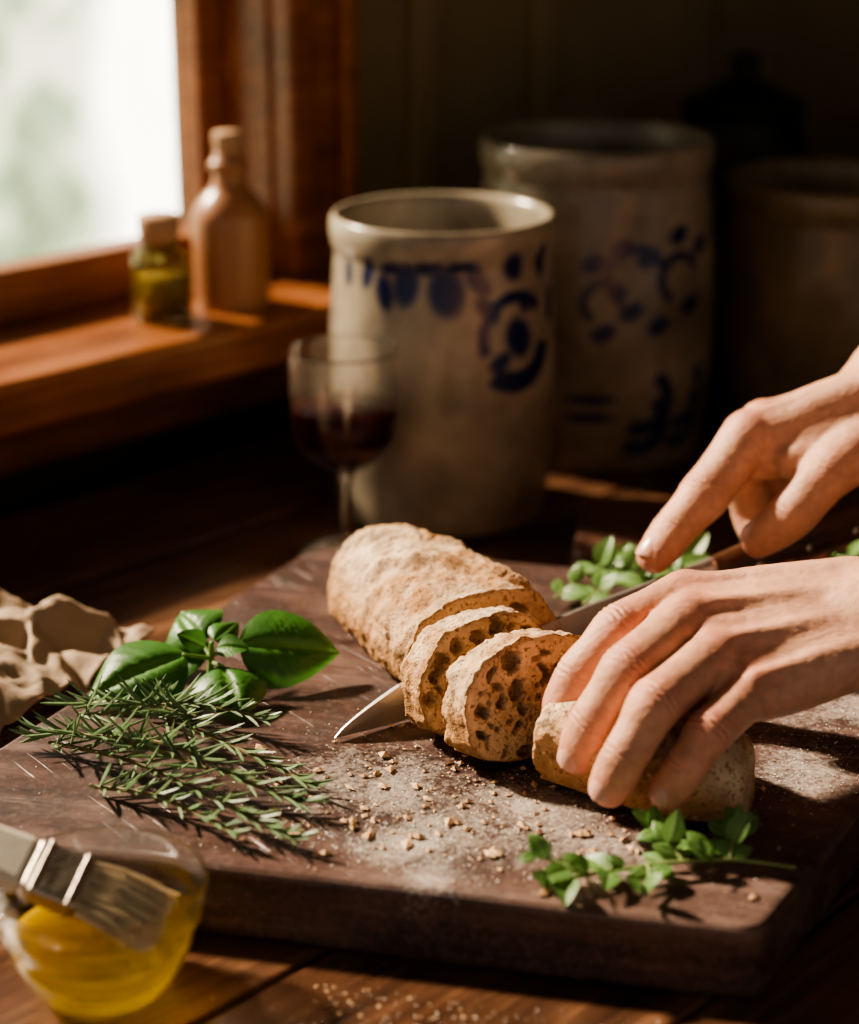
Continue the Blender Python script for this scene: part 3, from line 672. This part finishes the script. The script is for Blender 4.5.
# rosemary
V=[];F=[];C=[]
def needle(p,d,up,L,W):
    p=Vector(p);d=d.normalized(); up=(up-d*up.dot(d)); 
    if up.length<1e-4: up=Vector((0,0,1))
    up.normalize(); sd=d.cross(up); n=len(V); bend=random.uniform(-.05,.35); k_=random.uniform(.7,1.3)
    for i,(u,w_) in enumerate(((0,.45),(.2,.95),(.5,1),(.8,.85),(1,.15))):
        c=p+d*L*u+up*L*bend*u*u*.5
        for (a,hh,cc) in ((-1,-.35,(.14,.22,.10)),(0,.25,(.18,.29,.13)),(1,-.35,(.14,.22,.10)),(0,-.5,(.42,.47,.32))):
            q=c+sd*a*W*w_*.5+up*hh*W*w_; V.append((q.x,q.y,max(q.z,.0356))); C.append(tuple(x*k_ for x in cc))
    for i in range(4):
        b0=n+i*4
        for a in range(4): e=(a+1)%4; F.append((b0+a,b0+e,b0+4+e,b0+4+a))
def rosemary(pts,n,Lmax=.024,per=2):
    P=[np.array((x,y,z,.0010)) for x,y,z in pts]
    sweep(V,F,[tuple(p) for p in P],(0,0,1),7,5,True,C,(.30,.25,.12))
    m_=len(P)
    for i in range(n):
        t=i/(n-1); f=t*(m_-1); k_=min(int(f),m_-2); a=cr(P[max(k_-1,0)],P[k_],P[k_+1],P[min(k_+2,m_-1)],f-k_)[:3]
        T=Vector(((P[min(k_+1,m_-1)]-P[k_])[:3])).normalized()
        for r in range(per):
            an=i*1.57+r*math.pi+random.uniform(-.5,.5); s1=T.cross(Vector((0,0,1))).normalized(); s2=s1.cross(T)
            out=s1*math.cos(an)+s2*abs(math.sin(an)); op=random.uniform(.5,1.05)*(1-.55*t)
            d=T*math.cos(op)+out*math.sin(op); L=Lmax*random.uniform(.65,1.15)*(1-.35*t)
            needle(tuple(a),d,(T*-.3+out+Vector((0,0,.3))),L,.0017)
rosemary([(-.168,.868,.045),(-.13,.862,.047),(-.09,.835,.044),(-.054,.806,.040)],28)
rosemary([(-.178,.848,.040),(-.135,.820,.044),(-.09,.780,.044),(-.060,.756,.041)],30)
rosemary([(-.160,.835,.050),(-.12,.822,.052),(-.085,.800,.046),(-.058,.786,.042)],24)
rosemary([(-.14,.884,.041),(-.112,.880,.045),(-.080,.862,.046)],18)
rosemary([(-.10,.808,.047),(-.135,.826,.050),(-.170,.846,.046),(-.182,.850,.042)],24)
rosemary([(-.11,.855,.05),(-.14,.866,.052),(-.172,.878,.046)],18)
rosemary([(-.15,.805,.039),(-.12,.79,.042),(-.085,.760,.041)],20,.020)
obj('rosemary_sprigs',V,F,m_leaf,False,cols=C)
# oregano
def oregano(name,stems_,lsz,seed,xmax=9,c1=(.14,.27,.075),c2=(.26,.40,.14)):
    random.seed(seed); e=empty(name); V=[];F=[];C=[];V2=[];F2=[];C2=[]
    for pts,n in stems_:
        P=[np.array((*p,.0009)) for p in pts]; sweep(V2,F2,[tuple(p) for p in P],(0,0,1),8,6,True,C2,(.30,.38,.14)); m_=len(P)
        for i in range(n):
            t=(i+.6)/(n-.2) if n>1 else 1; t=min(t,1); f=t*(m_-1); k_=min(int(f),m_-2); a=Vector(cr(P[max(k_-1,0)],P[k_],P[k_+1],P[min(k_+2,m_-1)],f-k_)[:3]); T=Vector((P[k_+1]-P[k_])[:3]).normalized()
            if a.x>xmax: continue
            s1=T.cross(Vector((0,0,1))).normalized(); rot=(i%2)*1.2+random.uniform(-.3,.3); s2=s1.cross(T)
            for sg in (-1,1):
                out=(s1*math.cos(rot)+s2*math.sin(rot))*sg; out.z=abs(out.z)*.8+.15
                d=T*random.uniform(.3,.8)+out; L=lsz*random.uniform(.7,1.15)*(1 if t<.9 else .7)
                leaf(V,F,C,a,d,Vector((random.uniform(-.3,.3),-.45,.9)),L,L*.66,random.uniform(.3,.9),random.uniform(-.3,.4),10,8,c1,c2,5,.75,.03)
    V=[(x,y,max(z,.0358)) for x,y,z in V]
    obj('leaves',V,F,m_leaf,cols=C,parent=e); obj('stem',V2,F2,m_leaf,cols=C2,parent=e)
oregano('oregano_sprig',[([(.152,.7365,.037),(.125,.736,.041),(.098,.731,.042),(.078,.727,.041)],4),
 ([(.105,.733,.042),(.099,.742,.047),(.093,.750,.049)],4),
 ([(.125,.736,.041),(.127,.744,.046),(.128,.752,.049)],4),
 ([(.078,.727,.041),(.062,.721,.042),(.048,.714,.041)],4),
 ([(.090,.731,.042),(.090,.721,.042),(.086,.711,.041)],2),
 ([(.062,.721,.042),(.050,.727,.046),(.043,.731,.046)],3)],.0145,5,.138)
oregano('oregano_sprig.001',[([(.07,1.03,.04),(.09,1.045,.05),(.11,1.055,.055)],6),([(.085,1.02,.04),(.105,1.035,.05),(.13,1.05,.052)],6),([(.12,1.03,.04),(.14,1.05,.05),(.15,1.07,.05)],5)],.018,8)
oregano('oregano_sprig.002',[([(.21,1.09,.035),(.235,1.10,.05),(.255,1.105,.055)],6),([(.235,1.08,.035),(.25,1.09,.045),(.27,1.10,.05)],5)],.016,9)

# ------------------------------------------------------------ paper
random.seed(11)
m_paper,nt,b=mk('brown_paper'); v=mapping(nt,(1,1,1)); nn_=noi(nt,v,60,5,.6); c=mixc(nt,nn_,(.50,.36,.24),(.68,.52,.37)); nt.links.new(c,b.inputs['Base Color']); b.inputs['Roughness'].default_value=.7
vo=nd(nt,'ShaderNodeTexVoronoi',{'Scale':42.0},feature='DISTANCE_TO_EDGE'); nt.links.new(v,vo.inputs[0]); bump(nt,b,vo.outputs[0],.4,.004)
tl=nd(nt,'ShaderNodeBsdfTranslucent'); nt.links.new(c,tl.inputs[0]); mx=nd(nt,'ShaderNodeMixShader',{0:.3}); nt.links.new(b.outputs[0],mx.inputs[1]); nt.links.new(tl.outputs[0],mx.inputs[2]); nt.links.new(mx.outputs[0],nt.nodes['Material Output'].inputs[0])
E1=Vector((-.898,.44,0)); E2=Vector((.44,.898,0)); O0=Vector((-.176,.960,0))
bm=bmesh.new(); GA,GB=8,12; G=[[None]*(GB+1) for _ in range(GA+1)]
for i in range(GA+1):
    for j in range(GB+1):
        a=(i+(random.uniform(-.36,.36) if 0<i<GA else 0))/GA; b_=(j+(random.uniform(-.36,.36) if 0<j<GB else 0))/GB
        A2=.17*a+random.uniform(-.006,.006)+(.008*math.sin(b_*5) if i==0 else 0); B2=-.150+.215*b_+random.uniform(-.006,.006)+.012*math.sin(a*6)
        dome=min(1,a*4)**.5*min(1,b_*6)**.7*min(1,(1-b_)*5)**.6*min(1,(1-a)*4)**.6
        z=.004+.046*dome+.012*dome*math.sin(b_*6+a*2)+random.uniform(-.010,.012)*(.25+.75*dome)
        if i==0: z=.014+random.uniform(0,.014)
        p=O0+E1*max(.0,A2)+E2*B2; G[i][j]=bm.verts.new((p.x,p.y,max(.001,z)))
for i in range(GA):
    for j in range(GB):
        q=[G[i][j],G[i+1][j],G[i+1][j+1],G[i][j+1]]
        if random.random()<.5: bm.faces.new((q[0],q[1],q[2])); bm.faces.new((q[0],q[2],q[3]))
        else: bm.faces.new((q[0],q[1],q[3])); bm.faces.new((q[1],q[2],q[3]))
bmesh.ops.subdivide_edges(bm,edges=bm.edges[:],cuts=7,use_grid_fill=True)
bmesh.ops.smooth_vert(bm,verts=bm.verts[:],factor=.5,use_axis_x=True,use_axis_y=True,use_axis_z=True)
for vv in bm.verts:
    c_=vv.co.copy(); rd=1-abs(noise.noise(c_*38))*2.4; rd2=1-abs(noise.noise(c_*75+Vector((5,5,5))))*2.6
    vv.co.z=max(.0008,c_.z+.0022*noise.noise(c_*55)+.0030*max(0,rd)**3+.0013*max(0,rd2)**3+.0008*noise.noise(c_*160))
for f in bm.faces: f.smooth=True
me=bpy.data.meshes.new('paper_bag'); bm.to_mesh(me); bm.free(); me.materials.append(m_paper); po=bpy.data.objects.new('paper_bag',me); scn.collection.objects.link(po)
so_=po.modifiers.new('s','SOLIDIFY'); so_.thickness=.0004

# ------------------------------------------------------------ light, world, camera
wd=bpy.data.worlds.new('w'); scn.world=wd; wd.use_nodes=True; bg=wd.node_tree.nodes['Background']; bg.inputs[0].default_value=(1,.91,.82,1); bg.inputs[1].default_value=.35
el=math.radians(36); Ld=Vector((-.85*math.cos(el),.527*math.cos(el),math.sin(el)))
sl=bpy.data.lights.new('sun','SUN'); sl.energy=12; sl.color=(1,.83,.62); sl.angle=math.radians(4.5); so=bpy.data.objects.new('sun',sl); scn.collection.objects.link(so)
so.rotation_euler=Ld.to_track_quat('Z','Y').to_euler(); so.location=(-3,3,3)
cam=bpy.data.cameras.new('camera'); co=bpy.data.objects.new('camera',cam); scn.collection.objects.link(co); co.location=(0,0,.455)
co.rotation_euler=(math.radians(90-19.5),0,0); cam.sensor_width=36; cam.lens=70.3; cam.clip_start=.02
cam.dof.use_dof=True; cam.dof.focus_distance=.935; cam.dof.aperture_fstop=4.0
scn.camera=co
scn.view_settings.view_transform='AgX'; scn.view_settings.look='AgX - Medium High Contrast'; scn.view_settings.exposure=.28
